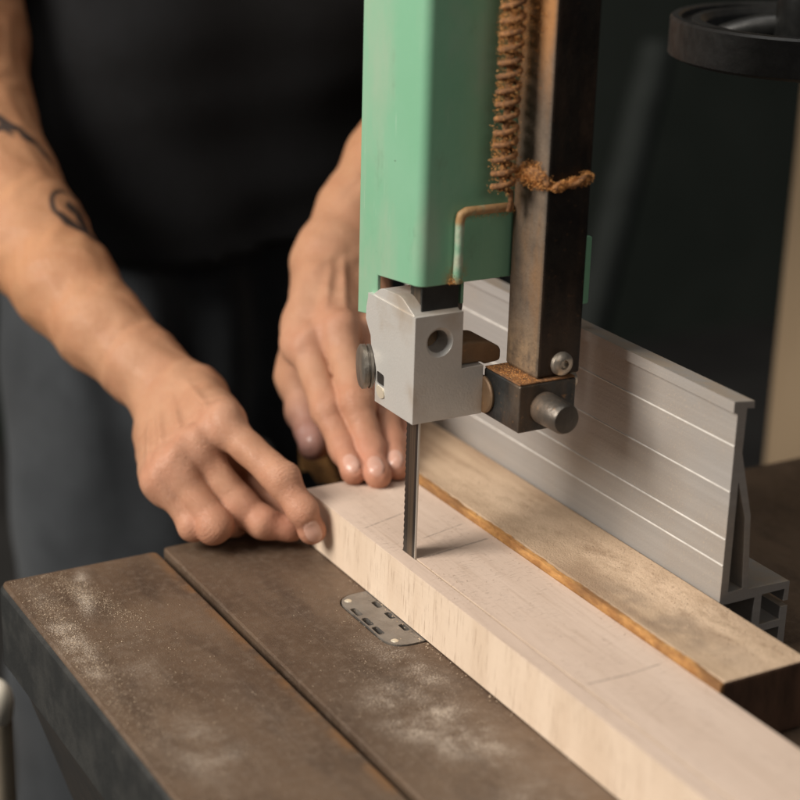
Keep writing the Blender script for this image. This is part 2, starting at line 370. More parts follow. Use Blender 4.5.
# painted skirt below the plates (front-left and far sides), with rough casting edge
def skirt(bm):
    aprism(bm, fillet([(.2260, .25), (.2260, .7730), (.246, .7730), (.246, .25)], .006, 4), 2, -.044, -.0026)
    abox(bm, .246, .3085, .752, .7706, -.044, -.0306); abox(bm, .3090, .855, .700, .7255, -.044, -.0306)
    abox(bm, .246, .855, .25, .262, -.044, -.0306); abox(bm, .300, .318, .262, .752, -.036, -.0306)
link('table_skirt', mk(skirt, 'table_skirt'), MT['side'], tb, bevel=.0015)
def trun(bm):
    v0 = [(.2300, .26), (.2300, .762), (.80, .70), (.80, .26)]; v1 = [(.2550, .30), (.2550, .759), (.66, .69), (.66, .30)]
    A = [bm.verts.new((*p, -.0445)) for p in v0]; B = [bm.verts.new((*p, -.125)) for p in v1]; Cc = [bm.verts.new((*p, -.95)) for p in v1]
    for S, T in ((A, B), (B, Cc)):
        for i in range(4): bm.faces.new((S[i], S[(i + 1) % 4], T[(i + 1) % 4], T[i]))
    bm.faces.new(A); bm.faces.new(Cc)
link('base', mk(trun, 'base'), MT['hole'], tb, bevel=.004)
ip = mk(lambda bm: aprism(bm, ins_out, 2, -.0030, .0002), 'insert')
notches = []
for y in (.6445, .6545, .6655): notches.append((.3636, y, .0016, .0040))
for y in (.642, .6555, .668): notches.append((.3758, y, .0015, .0034))
cuts = [mk(lambda bm, q=q: aprism(bm, fillet([(q[0] - q[2], q[1] - q[3]), (q[0] - q[2], q[1] + q[3]), (q[0] + q[2], q[1] + q[3]), (q[0] + q[2], q[1] - q[3])], .0012, 3), 2, -.01, .004), 'c') for q in notches]
insert = link('throat_plate', cut(ip, *cuts), MT['insert'], tb, bevel=.0004)
for y in (.6325, .6775):
    def pin(bm, y=y): alathe(bm, (.3655, y, -.001), (0, 0, 1), [(.0, .0017), (.0012, .0016), (.0018, .0012), (.0018, 0), (0, 0)], 20)
    link('rivet', mk(pin, 'rivet'), MT['brass'], insert, True, auto=40)

# ---------------------------------------------------------------- pale board being cut
TOPZ = .0285
bd = mk(lambda bm: abox(bm, .3782, .4322, .33, .7480, .0006, TOPZ), 'board')
bd = cut(bd, mk(lambda bm: abox(bm, .38586, .38708, .6512, .6632, -.01, .06), 'c'), mk(lambda bm: abox(bm, .38600, .38694, .30, .6518, TOPZ - .0022, .06), 'c'))
bo = link('wooden_board', bd, MT['board'], None, bevel=.00035, loc=(.405, .54, .0006))
bd.materials.append(m_plain('kerf floor painted dark', (.06, .040, .026), (.14, .095, .06), .95, 500))  # shade of a deep kerf painted on its shallow floor
for p in bd.polygons:
    if TOPZ - .0030 < p.center.z < TOPZ - .0012 and p.normal.z > .9: p.material_index = 1
tag(bo, 'pale pinkish planed board being cut, with a saw kerf and pencil marks on top', 'board')

# ---------------------------------------------------------------- dusty plank with bark edge
pk = empty('dusty_plank', (.456, .62, .0005), 'brown sawdust covered plank with an amber bark edge beside the pale board', 'plank')
DZ = .0322
pm = mk(lambda bm: abox(bm, .4348, .4797, .4890, .866, .0005, DZ), 'plank')
o = link('plank_body', pm, MT['dusty'], pk, bevel=.0012)
pm.materials.append(MT['endg'])
for p in pm.polygons:
    if p.normal.y < -.9: p.material_index = 1
lowz = lambda y: .0005 - (max(0., min(1., (y - .774) / .006)) * (.013 + .0015 * math.sin(y * 300)))
bm = bmesh.new(); ny = 170; prof = []
for j in range(ny + 1):
    y = .4884 + (.866 - .4884) * j / ny
    wob = .25 * .0005 * math.sin(y * 61) + .0002 * math.sin(y * 173 + 1) + random.uniform(-.0003, .0003)
    top = DZ + .0001 + .0003 * math.sin(y * 90) + random.uniform(-.0002, .0002)
    prof.append([bm.verts.new(p) for p in ((.4338, y, lowz(y)), (.4327, y, .010), (.4326 + wob * .3, y, .022), (.4327 + max(wob, -.0002), y, .0295), (.4330 + wob, y, top - .0004), (.4346 + wob, y, top + .0001), (.4346, y, lowz(y)))])
for A, B in zip(prof, prof[1:]):
    for i in range(7): bm.faces.new((A[i], A[(i + 1) % 7], B[(i + 1) % 7], B[i]))
bm.faces.new(prof[0]); bm.faces.new(prof[-1][::-1])
link('bark_edge', bm_me(bm, 'bark_edge'), MT['bark'], pk, True, auto=30)

# ---------------------------------------------------------------- aluminium rip fence (one extrusion)
fx = .4805
prof = [(fx, .0310), (fx, .1195)]
gro = []
for z in (.1045, .0835, .0612, .0488): gro += [z]
face = [(fx, .0310)]
for z in sorted(gro):
    face += [(fx, z - .0005), (fx - .0003, z - .0003), (fx - .0003, z + .0001), (fx, z + .0004)]
face += [(fx, .1192), (fx - .0022, .1200), (fx - .0022, .1250), (fx + .0088, .1238), (fx + .0090, .1205), (fx + .0050, .1212),
         (fx + .0046, .1010), (fx + .0128, .0705), (fx + .0156, .0345), (.5190, .0335), (.5202, .0332), (.5202, .0240), (.5176, .0240), (.5176, .0300),
         (.5045, .0300), (.5045, .0150), (.5165, .0150), (.5165, .0212), (.5203, .0212), (.5203, .0012), (.4850, .0012), (.4850, .0052), (.5165, .0052), (.5165, .0115), (.5005, .0115), (.5005, .0295), (.4855, .0295), (fx, .0300)]
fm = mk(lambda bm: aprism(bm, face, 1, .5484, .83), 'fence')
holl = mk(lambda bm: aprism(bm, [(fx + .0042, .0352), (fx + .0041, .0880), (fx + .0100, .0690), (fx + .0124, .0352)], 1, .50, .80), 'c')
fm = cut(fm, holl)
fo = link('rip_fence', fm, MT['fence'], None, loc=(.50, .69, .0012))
fm.materials.append(m_plain('ridge painted highlight', (.50, .475, .44), (.66, .63, .59), .5, 120))  # light caught by the ribs is put into their colour
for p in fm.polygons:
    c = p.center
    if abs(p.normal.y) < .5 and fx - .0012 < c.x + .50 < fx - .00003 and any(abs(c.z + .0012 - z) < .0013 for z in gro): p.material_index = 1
tag(fo, 'grey aluminium extruded fence with bright lengthwise grooves standing behind the dusty plank', 'fence')

# ---------------------------------------------------------------- bandsaw head: guard, guide block, blade, post
hd = empty('bandsaw_head', (.405, .665, .0975), 'bandsaw blade guide with mint green guard, aluminium block and rusty black post', 'bandsaw')
# blade with set teeth on the front edge
BX0, BX1 = .38590, .38705
bm = bmesh.new(); pts = []; z = -.05; y0, y1 = .6518, .6628
edge = [(y0, -.05)]
while z < .29:
    edge += [(y1 - .0006, z), (y1, z + .0007), (y1 - .0002, z + .0016)]; z += .0030
edge += [(y0, z)]
aprism(bm, [(p[0], p[1]) for p in edge], 0, BX0, BX1)
link('blade', bm_me(bm, 'blade'), MT['blade'], hd, bevel=.00022)
# guide block
yf = .6457
bl = mk(lambda bm: aprism(bm, [(.3790, .0975), (.4150, .0975), (.4150, .1205), (.4035, .1205), (.4035, .1470), (.3790, .1470)], 1, yf, .6800), 'guide_block')
# the broken, cast outline of the block's back edge, seen on its left face
back = mk(lambda bm: aprism(bm, [(.7005, .0900), (.6802, .0900), (.6806, .1050), (.6803, .1130), (.6812, .1170), (.6822, .1195), (.6850, .1235), (.6856, .1275), (.6882, .1310), (.6905, .1345), (.6902, .1400), (.6888, .1450), (.6885, .1550), (.72, .155), (.72, .09)], 0, .36, .43), 'c')
bl = mk(lambda bm: aprism(bm, [(.3790, .0975), (.4150, .0975), (.4150, .1205), (.4035, .1205), (.4035, .1470), (.3790, .1470)], 1, yf, .6960), 'guide_block')
def csink(bm): alathe(bm, (.3917, yf - .001, .1342), (0, 1, 0), [(0, 0), (.0068, 0), (.0068, .0012), (.0052, .0028), (.0048, .030), (0, .030)], 40)
pocket = mk(lambda bm: aprism(bm, fillet([(.6722, .1062), (.6722, .1122), (.6790, .1128), (.6790, .1066)], .0014, 4), 0, .370, .3875), 'c')
slotc = mk(lambda bm: abox(bm, BX0 - .0008, BX1 + .0008, y0 - .001, y1 + .002, .05, .2), 'c')
rightb = mk(lambda bm: abox(bm, .4000, .43, .672, .72, .05, .2), 'c')
bl = cut(bl, back, mk(csink, 'c'), slotc, rightb, pocket)
blk = link('guide_block', bl, MT['alu_top'], hd, bevel=.0008)
link('boss', mk(lambda bm: aprism(bm, fillet([(.6464, .1464), (.6600, .1530), (.6780, .1520), (.6865, .1462)], .003, 5), 0, .3797, .4028), 'boss'), MT['alu_top'], blk, True, auto=40, bevel=.0012)
def hole_in(bm): alathe(bm, (.3917, yf + .010, .1342), (0, 1, 0), [(0, 0), (.0047, 0), (.0047, .017), (0, .017)], 30)
link('bore', mk(hole_in, 'bore'), MT['brown'], blk, True, auto=40)
# knurled thumb screw on the far left of the block, near-black liner painting shade into its pocket
def knob(bm):
    prof = [(0, 0), (.0088, 0), (.0103, .001), (.0103, .0020), (.0095, .0024), (.0095, .0030), (.0104, .0034), (.0104, .0052), (.0090, .0062), (0, .0064)]
    alathe(bm, (.3822, .6890, .1113), (-.9, .30, 0), prof, 48)
    acyl(bm, (.3822, .6890, .1113), (.390, .676, .1113), .003)
link('thumb_screw', mk(knob, 'thumb_screw'), m_steel('dull turned steel', (.20, .18, .155), (.32, .29, .25), (.24, .15, .08), .15, .38, .7), hd, True, auto=35)
link('pocket_liner', mk(lambda bm: abox(bm, .3797, .3882, .6730, .6798, .1066, .1124), 'pocket_fill'), MT['hole'], hd, bevel=.0004)  # added liner, its near-black colour stands for shade in the pocket
def lever(bm): aprism(bm, fillet([(.6708, .1020), (.6722, .1058), (.6785, .1062), (.6782, .1030), (.6750, .1005)], .0016, 5), 0, .3784, .3794)
link('brass_pawl', mk(lever, 'brass_pawl'), MT['brass'], hd, True, auto=40)
# guide roller above the block and stub axle to its right
def roller(bm):
    alathe(bm, (.4010, .6680, .1520), (1, 0, 0), [(.003, -.006), (.0085, -.006), (.0095, -.005), (.0095, .0045), (.0085, .0055), (.003, .0055)], 48, True)
link('guide_roller', mk(roller, 'guide_roller'), MT['black'], hd, True, auto=35)
def axle(bm):
    alathe(bm, (.4062, .664, .1445), (1, -.1, -.1), [(0, 0), (.0058, 0), (.0064, .0008), (.0064, .0032), (.0056, .0042), (.0032, .0043), (.003, .006), (0, .006)], 40)
link('dark_filler', mk(lambda bm: abox(bm, .3842, .4030, .6496, .6506, .1440, .1610), 'filler'), MT['black'], hd, bevel=.0003)  # added plate, hides the blade and makes a dark band under the guard
link('axle_cap', mk(axle, 'axle_cap'), MT['bolt'], hd, True, auto=35)
# brown forging joining block and clamp
def forg(bm):
    aprism(bm, fillet([(.4030, .1208), (.4030, .1300), (.4075, .1315), (.4200, .1300), (.4262, .1262), (.4262, .1200), (.4180, .1192), (.4162, .1206)], .002, 4), 1, .6490, .6680)
link('link_arm', mk(forg, 'link_arm'), MT['brown'], hd, True, auto=35, bevel=.001)
def collar(bm): alathe(bm, (.4166, .6465, .1065), (-1, 0, 0), [(0, 0), (.0085, 0), (.0088, .0005), (.0088, .0012), (.0080, .0018), (0, .0018)], 40)
link('rust_collar', mk(collar, 'rust_collar'), MT['brown'], hd, True, auto=35)
# clamp at the foot of the post
yc = .6180
cl = mk(lambda bm: aprism(bm, fillet([(.4166, .0966), (.4435, .0966), (.4464, .0990), (.4464, .1186), (.4166, .1186)], .0008, 2), 1, yc, .6475), 'clamp')
clamp = link('clamp', cl, MT['clamp'], hd, bevel=.0008)
link('rust_seam', mk(lambda bm: abox(bm, .4168, .4461, yc + .0004, .6472, .11865, .1194), 'seam'), MT['coil'], hd, bevel=.0003)
def bigbolt(bm):
    alathe(bm, (.4297, yc, .1072), (.0, -1, 0.), [(0, 0), (.0072, 0), (.0074, .0006), (.0070, .0165), (.0062, .0180), (0, .0182)], 48)
link('bolt', mk(bigbolt, 'bolt'), MT['bolt'], hd, True, auto=35)
def sidebolt(bm):
    alathe(bm, (.4465, .633, .1120), (1, 0, 0), [(0, 0), (.0048, 0), (.0050, .0006), (.0050, .0040), (.0036, .0046), (.0036, .0090), (0, .0092)], 40)
link('bolt', mk(sidebolt, 'bolt'), MT['screw'], hd, True, auto=35)
# square bar post
PX0, PX1, PY0, PY1 = .4274, .4500, .6210, .6470
po = mk(lambda bm: abox(bm, PX0, PX1, PY0, PY1, .1195, .62), 'post')
post = link('post', po, MT['post'], hd, bevel=.0012)
po.materials.append(MT['postl'])
for p in po.polygons:
    if p.normal.x < -.9: p.material_index = 1
def scr(bm):
    alathe(bm, (.4392, PY0, .1256), (0, -1, 0), [(0, 0), (.0050, 0), (.0055, .0008), (.0052, .0025), (.0040, .0035), (.0022, .0038), (.0020, .0022), (0, .0022)], 40)
link('screw', mk(scr, 'screw'), MT['screw'], post, True, auto=40)
# spring hook through the post
hk = at(523, 178, PY0 + .010, 1)
def hook(bm):
    c0 = Vector((.4266, .6330, .2085)); P1 = []
    for t in np.linspace(0, 1, 14):
        P1.append((c0.x - .0035 + .0045 * t, c0.y + .004 - .017 * t, c0.z + .003 * math.sin(t * 3.1) - .002 * t))
    atube(bm, P1, [.0014 + .0012 * math.sin(t * math.pi) + .0003 * random.random() for t in np.linspace(0, 1, 14)], 12)
    a = Vector((.4290, PY0 - .0028, .2055)); b = Vector((.4470, PY0 - .0026, .2090)); P2 = []
    for t in np.linspace(0, 1, 16): P2.append(a.lerp(b, t) + Vector((0, .001 * math.sin(t * 7), .0008 * math.sin(t * 9))))
    atube(bm, P2, [.0012 + .0003 * random.random() for t in np.linspace(0, 1, 16)], 12)
link('spring_hook', mk(hook, 'spring_hook'), MT['coil'], hd, True)
# coil spring
def coil(bm):
    P1 = []; turns = 34; n = turns * 22; r = .0044
    for i in range(n + 1):
        t = i / n; a = 2 * math.pi * turns * t; zz = .2010 + t * .199
        P1.append((.4150 + .0042 * t + r * math.cos(a), .6370 + r * math.sin(a), zz + .0003 * math.sin(a * .37)))
    P1 = [(.4150 + .004, .6372, .1925), (.4150 + .0046, .6370, .1970)] + P1
    atube(bm, P1, [.00118 + .00022 * random.random() for _ in P1], 9)
link('coil_spring', mk(coil, 'coil_spring'), MT['coil'], hd, True)
def core(bm): acyl(bm, (.4152, .6372, .2020), (.4192, .6372, .397), .0016)
link('spring_core', mk(core, 'spring_core'), MT['coil'], hd, True, auto=40)
# sawdust clinging to spring, hook, clamp and post
def crust():
    bm = bmesh.new()
    def chip(c, s0):
        d = Vector((random.gauss(0, 1), random.gauss(0, 1), random.gauss(0, 1))).normalized(); e = d.orthogonal().normalized(); g = d.cross(e); L = s0 * random.uniform(.6, 2.2); W_ = s0 * random.uniform(.35, .8)
        c = Vector(c); v = [bm.verts.new(c + d * L), bm.verts.new(c - d * L * .3 + e * W_), bm.verts.new(c - d * L * .5 - e * W_ * .7 + g * W_ * .5), bm.verts.new(c - d * L * .3 - g * W_ * .8)]
        for f in ((0, 1, 2), (0, 2, 3), (0, 3, 1), (1, 3, 2)): bm.faces.new([v[i] for i in f])
    for _ in range(8200):
        t = random.random() ** .8; z = .2010 + t * .115; a = random.uniform(0, 2 * math.pi); cx = .4150 + .0042 * (z - .2010) / .199
        r = random.gauss(.0050, .0008) if random.random() < .6 else random.uniform(.0005, .0046)
        if math.sin(z * 260 + 1) * .5 + math.sin(z * 97) * .5 + random.gauss(0, .5) < -.35: continue
        chip((cx + r * math.cos(a), .6370 + r * math.sin(a), z), .00042)
    for _ in range(1500):   # heap creeping from the spring on to the bar
        z = .318 - abs(random.gauss(0, .024)); 
        if z < .225: continue
        chip((PX0 - random.random() ** 2 * .0022, .6370 + random.gauss(.001, .0042) , z), .00045)
    for _ in range(2800):
        t = random.random(); c = Vector((.4232 + .0052 * t, .6370 - .0165 * t, .2090 - .003 * t + .002 * math.sin(t * 3.1))); r = .0044 * math.sin(math.pi * (.12 + .82 * t)) + .0004
        d = Vector((random.gauss(0, 1), random.gauss(0, 1), random.gauss(0, 1))).normalized(); chip(c + d * r * random.uniform(.5, 1.4), .00045)
    for _ in range(1800):
        t = random.random(); c = Vector((.4290 + .018 * t, PY0 - .0022, .2055 + .0035 * t)); r = .0011 + .0009 * math.sin(t * 9) ** 2 + (.0006 if t > .8 else 0)
        d = Vector((random.gauss(0, 1), random.gauss(0, .6), random.gauss(0, 1))).normalized(); chip(c + d * r * random.uniform(.4, 1.5), .00042)
    for _ in range(500): chip((random.uniform(.4172, .4272), random.uniform(yc + .001, .6460), .1195), .0003)
    for _ in range(260): chip((random.uniform(.3985, .4285), gy - .0034 + random.gauss(0, .0006), .1903 + random.gauss(0, .0010)), .0003)
    for _ in range(260): chip((.3985 + random.gauss(0, .0016), gy - .0026 + random.gauss(0, .0006), .1600 + abs(random.gauss(0, .002))), .0003)
    return bm_me(bm, 'sawdust_crust')
gy = .6482
k = NM('orange sawdust'); w = k.W(); MT['crust'] = k.out(k.mix(k.ramp(k.noise(w, 700, 2), .35, .65), (.40, .155, .040), (.76, .40, .15)), .95, 0., .1)
cr_ = link('sawdust_crust', crust(), MT['crust'], hd); cr_['kind'] = 'stuff'
# green folded sheet guard: left wall with a stepped lower edge, rounded fold, front wall, right return
gx, gy = .3810, .6482; T = .0018
def guard(bm):
    # plan outline of folded sheet, extruded; lower edge trimmed afterwards
    outer = []; rr = .0050
    for i in range(9):
        a = math.pi + i / 8 * math.pi / 2; outer.append((gx + rr + rr * math.cos(a), gy + rr + rr * math.sin(a)))
    inner = [(gx + rr + (rr - T) * math.cos(math.pi + i / 8 * math.pi / 2), gy + rr + (rr - T) * math.sin(math.pi + i / 8 * math.pi / 2)) for i in range(8, -1, -1)]
    pts = [(gx, .7020)] + outer + [(.4300, gy), (.4300, gy + T)] + inner + [(gx + T, .7020)]
    aprism(bm, pts, 2, .1300, .62)
gm = mk(guard, 'guard')
lowcut = mk(lambda bm: aprism(bm, [(.63, .10), (.63, .1594), (.6530, .1594), (.6840, .1560), (.6840, .1368), (.70, .1342), (.72, .1300), (.72, .10)], 0, .37, .45), 'c')
gm = cut(gm, lowcut)
gd = link('guard', gm, MT['green'], hd, True, auto=30, bevel=.0005)
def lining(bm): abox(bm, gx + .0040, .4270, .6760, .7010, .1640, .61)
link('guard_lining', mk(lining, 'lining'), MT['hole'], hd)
# inner green channel seen under the front wall, right of the block
link('inner_flange', mk(lambda bm: abox(bm, .4080, .4096, .6560, .6900, .1470, .1700), 'flange'), MT['green'], hd, bevel=.0004)
# bent rod handle: left end drops down the front of the guard
def rod(bm):
    K = [at(457, 283, gy - .0022, 1), at(459, 250, gy - .0024, 1), at(460, 222, gy - .0026, 1), at(461.5, 215, gy - .0028, 1), at(467, 211.5, gy - .003, 1), at(485, 209.5, gy - .003, 1), at(507, 207, gy - .0025, 1), at(516, 206, gy + .003, 1)]
    P1 = []
    for i in range(len(K) - 1):
        for t in np.linspace(0, 1, 6, endpoint=False): P1.append(tuple(K[i] * (1 - t) + K[i + 1] * t))
    P1.append(tuple(K[-1])); atube(bm, P1, .0021, 12)
k = NM('green rod with rust'); w = k.W(); xx = k.sep(w)
cc = k.mix(k.ramp(k.noise(w, 90, 4), .4, .65), (.20, .42, .28), (.42, .46, .34)); rr_ = k.mth('MAXIMUM', k.ramp(xx[2], .1850, .1885), k.ramp(xx[2], .166, .158))
cc = k.mix(k.mth('MULTIPLY', rr_, k.ramp(k.noise(w, 160, 4), .3, .5, .35, .9)), cc, (.38, .19, .07)); k.bump(k.noise(w, 300, 3), .0006, .7); MT['rod'] = k.out(cc, .6)
link('bent_rod', mk(rod, 'bent_rod'), MT['rod'], gd, True, auto=50)
# right-hand return of the guard, showing past the post
def tab(bm):
    a = at(587.5, 236, .664, 1); b = at(586.5, 303, .664, 1)
    aprism(bm, fillet([(a[0] - .0022, b[2]), (a[0] + .0022, b[2]), (a[0] + .0022, a[2]), (a[0] - .0022, a[2])], .0012, 4), 1, .663, .6655)
    abox(bm, .445, a[0] - .0010, .6656, .6670, a[2] - .012, a[2] - .004)
link('guard_tab', mk(tab, 'guard_tab'), MT['green'], hd, bevel=.0004)
# ---------------------------------------------------------------- black handwheel, top right
wc = dep(812, 20, .90); WR = .0700
wh = empty('handwheel', tuple(wc), 'black round handwheel with a flat outer band, high above the fence', 'handwheel')
def rim(bm):
    alathe(bm, wc, (0, 0, 1), [(WR, -.0185), (WR, -.0012), (WR - .0012, 0), (WR - .0042, .0002), (WR - .0056, -.0008), (WR - .0062, -.0035), (WR - .0105, -.0035), (WR - .0112, -.0014),
        (WR - .0150, -.0012), (WR - .0180, -.0040), (WR - .0205, -.0120), (WR - .0190, -.0185), (WR - .0150, -.0205), (WR - .004, -.0205)], 160, True)
link('rim', mk(rim, 'rim'), m_plain('worn black enamel', (.011, .011, .0105), (.022, .022, .021), .46, 170), wh, True, auto=28)
def spokes(bm):
    c = Vector(wc)
    for q in range(3):
        a = math.radians(12 + 120 * q); d = Vector((math.cos(a), math.sin(a), 0))
        P1 = [c + d * (.010 + t * (WR - .027)) + Vector((0, 0, -.003 - .012 * t * t)) for t in np.linspace(0, 1, 9)]
        atube(bm, P1, [.0062 - .0014 * t for t in np.linspace(0, 1, 9)], 14)
link('spokes', mk(spokes, 'spokes'), MT['black'], wh, True, auto=40)
def hub(bm): alathe(bm, wc, (0, 0, 1), [(0, -.02), (.016, -.02), (.018, -.016), (.018, .016), (.014, .020), (.008, .020), (.008, .45), (0, .45)], 48)
link('hub', mk(hub, 'hub'), MT['black'], wh, True, auto=30)
def dish(bm): alathe(bm, wc, (0, 0, 1), [(.016, -.019), (WR - .0185, -.0195), (WR - .0185, -.0175), (.016, -.017)], 96, True)
link('web_disc', mk(dish, 'web_disc'), MT['black'], wh, True, auto=30)

# ---------------------------------------------------------------- room behind, only what shows
def sheet(name, pts, mat):
    bm = bmesh.new(); bm.faces.new([bm.verts.new(p) for p in pts]); return link(name, bm_me(bm, name), mat)
tag(sheet('floor', [(-3, -2, -.95), (5, -2, -.95), (5, 4.2, -.95), (-3, 4.2, -.95)], m_plain('worn workshop floor', (.05, .047, .045), (.10, .095, .09), .8, 3)), kind='structure')
wl = mk(lambda bm: abox(bm, -2.5, 5., 3.30, 3.42, -.95, 2.4), 'wall')
tag(link('wall', wl, m_plain('dark green painted wall', (.030, .040, .032), (.052, .062, .052), .85, 2.2), None, loc=(1.2, 3.36, -.95)), 'dark green wall in shadow behind the worker and the saw', 'wall')
# pale timber post on the right
b0 = dep(763, 450, 1.38)
tp = mk(lambda bm: abox(bm, b0[0], b0[0] + .20, b0[1] - .05, b0[1], -.949, 1.6), 'post')
tag(link('timber_post', tp, m_plain('tan timber', (.36, .255, .155), (.45, .33, .21), .7, 14, stretch=(1, 1, .12)), None, bevel=.004, loc=(b0[0] + .10, b0[1] - .025, -.95)), 'tan upright timber post at the right behind the table', 'post')
# leaning grey duct, a soft streak in the dark
q0 = dep(641, 118, 2.1); q1 = dep(588, 330, 2.0); dd = q1 - q0
qa = q0 - dd * .35; qb = q0 + dd * ((-.94 - q0[2]) / dd[2])
def duct(bm):
    P1 = [tuple(qa * (1 - t) + qb * t) for t in np.linspace(0, 1, 140)]
    atube(bm, P1, [.0205 + (.0012 if i % 2 else 0) for i in range(140)], 20)
tag(link('duct_pipe', mk(duct, 'duct'), m_plain('dull grey hose', (.014, .018, .0155), (.022, .027, .024), .8, 20), None, True, loc=tuple(qb)), 'dull grey hose leaning in the dark behind the rusty post', 'hose')
# pale peg with rounded head at the far left of the table
kc = dep(-6, 704, .97)
pg = empty('peg', (kc[0], kc[1], -.5), 'cream rounded head on a beige stick beside the left table edge', 'peg')
def peghead(bm): alathe(bm, kc, (0, 0, 1), [(0, .014), (.006, .0125), (.0095, .008), (.0108, .001), (.0098, -.008), (.0075, -.012), (0, -.012)], 40)
link('head', mk(peghead, 'head'), m_plain('cream plastic', (.82, .75, .63), (.86, .80, .69), .45, 30), pg, True, auto=40)
def pegrod(bm): alathe(bm, (kc[0], kc[1], -.5), (0, 0, 1), [(0, 0), (.0095, 0), (.0095, kc[2] + .5 - .010), (0, kc[2] + .5 - .010)], 32)
link('stick', mk(pegrod, 'stick'), m_plain('beige wood', (.36, .30, .22), (.44, .37, .28), .7, 30), pg, True, auto=40)

# ---------------------------------------------------------------- sculpting with signed distances
def smin(a, b, k):
    h = np.clip(.5 + .5 * (b - a) / k, 0, 1); return b + (a - b) * h - k * h * (1 - h)
def cone(P, a, b, ra, rb):
    ba = b - a; L2 = ba.dot(ba); pa = P - a
    h = np.clip(pa @ ba / L2, 0, 1); return np.linalg.norm(pa - h[:, None] * ba, axis=1) - (ra + (rb - ra) * h)
def ellip(P, c, ax, rad):
    q = (P - c) @ ax.T; k0 = np.linalg.norm(q / rad, axis=1); k1 = np.linalg.norm(q / rad ** 2, axis=1)
    return k0 * (k0 - 1) / np.maximum(k1, 1e-9)
def rbox(P, c, ax, half, r):
    q = np.abs((P - c) @ ax.T) - (half - r); return np.linalg.norm(np.maximum(q, 0), axis=1) + np.minimum(q.max(1), 0) - r
def mesh_sdf(f, lo, hi, h, B=24, margin=0.):
    "block-wise surface nets; f(P)->(distance)"
    lo = np.array(lo); nb = np.ceil((np.array(hi) - lo) / (h * B)).astype(int)
    cen = np.stack(np.meshgrid(*[np.arange(n) for n in nb], indexing='ij'), -1).reshape(-1, 3)
    dc = f(lo + (cen + .5) * B * h); act = cen[np.abs(dc) < B * h * .9 + margin]
    K = 1 << 20; off = np.stack(np.meshgrid(*[np.arange(B + 1)] * 3, indexing='ij'), -1)
    keys = []; pos = []; quads = []
    corners = [(i, j, k) for i in (0, 1) for j in (0, 1) for k in (0, 1)]
    for bk in act:
        g0 = bk * B
        D = f((lo + (g0 + off) * h).reshape(-1, 3)).reshape(B + 1, B + 1, B + 1); S = D < 0
        if S.all() or not S.any(): continue
        acc = np.zeros((B, B, B, 3)); cnt = np.zeros((B, B, B))
        for ax in range(3):
            o1, o2 = [a for a in range(3) if a != ax]
            for u in (0, 1):
                for v in (0, 1):
                    s0 = [slice(0, B)] * 3; s1 = [slice(0, B)] * 3
                    s0[o1] = s1[o1] = slice(u, B + u); s0[o2] = s1[o2] = slice(v, B + v); s1[ax] = slice(1, B + 1)
                    d0 = D[tuple(s0)]; d1 = D[tuple(s1)]; m = (d0 < 0) != (d1 < 0)
                    t = np.where(m, d0 / np.where(m, d0 - d1, 1), 0)
                    acc[..., ax] += t * m; acc[..., o1] += u * m; acc[..., o2] += v * m; cnt += m
        c = np.argwhere(cnt > 0)
        p = acc[c[:, 0], c[:, 1], c[:, 2]] / cnt[c[:, 0], c[:, 1], c[:, 2]][:, None]
        g = g0 + c; keys.append(((g[:, 0] + 1) * K + g[:, 1] + 1) * K + g[:, 2] + 1); pos.append(lo + (g + p) * h)
        for ax in range(3):
            s0 = [slice(0, B)] * 3; s1 = [slice(0, B)] * 3; s1[ax] = slice(1, B + 1)
            a_ = S[tuple(s0)]; b_ = S[tuple(s1)]; e = np.argwhere(a_ != b_)
            if not len(e): continue
            fl = a_[e[:, 0], e[:, 1], e[:, 2]]; o1, o2 = (ax + 1) % 3, (ax + 2) % 3; q = []
            for u, v in ((0, 0), (1, 0), (1, 1), (0, 1)):
                gg = g0 + e; gg[:, o1] -= u; gg[:, o2] -= v
                q.append(((gg[:, 0] + 1) * K + gg[:, 1] + 1) * K + gg[:, 2] + 1)
            q = np.stack(q, 1); q[~fl] = q[~fl][:, ::-1]; quads.append(q)
    keys = np.concatenate(keys); pos = np.concatenate(pos); quads = np.concatenate(quads)
    o = np.argsort(keys); ks = keys[o]; ps = pos[o]
    ix = np.clip(np.searchsorted(ks, quads), 0, len(ks) - 1); ok = (ks[ix] == quads).all(1); q = ix[ok]
    # orientation is uniform; relax once, then pull back on to the surface
    return ps, q
def polish(f, V, h):
    for _ in range(2):
        d = f(V); e = h * .5; G = np.stack([f(V + np.eye(3)[i] * e) - f(V - np.eye(3)[i] * e) for i in range(3)], 1) / (2 * e)
        V = V - np.clip(d, -h, h)[:, None] * G / np.maximum((G ** 2).sum(1), .3)[:, None]
    return V
def chunked(f):
    def g(P):
        if len(P) < 60000: return f(P)
        return np.concatenate([f(P[i:i + 60000]) for i in range(0, len(P), 60000)])
    return g
V3 = lambda *a: np.array(a, float)
nrm = lambda v: v / np.linalg.norm(v)

class Prim:
    "round cone culled by its bounding sphere"
    def __init__(s, a, b, ra, rb): s.a, s.b, s.ra, s.rb = np.array(a, float), np.array(b, float), ra, rb
    def __call__(s, P): return cone(P, s.a, s.b, s.ra, s.rb)
def lazy(P, cen, rad, fn, pad=.02):
    d = np.linalg.norm(P - cen, axis=1) - rad; out = d.copy(); m = d < pad
    if m.any(): out[m] = fn(P[m])
    return out

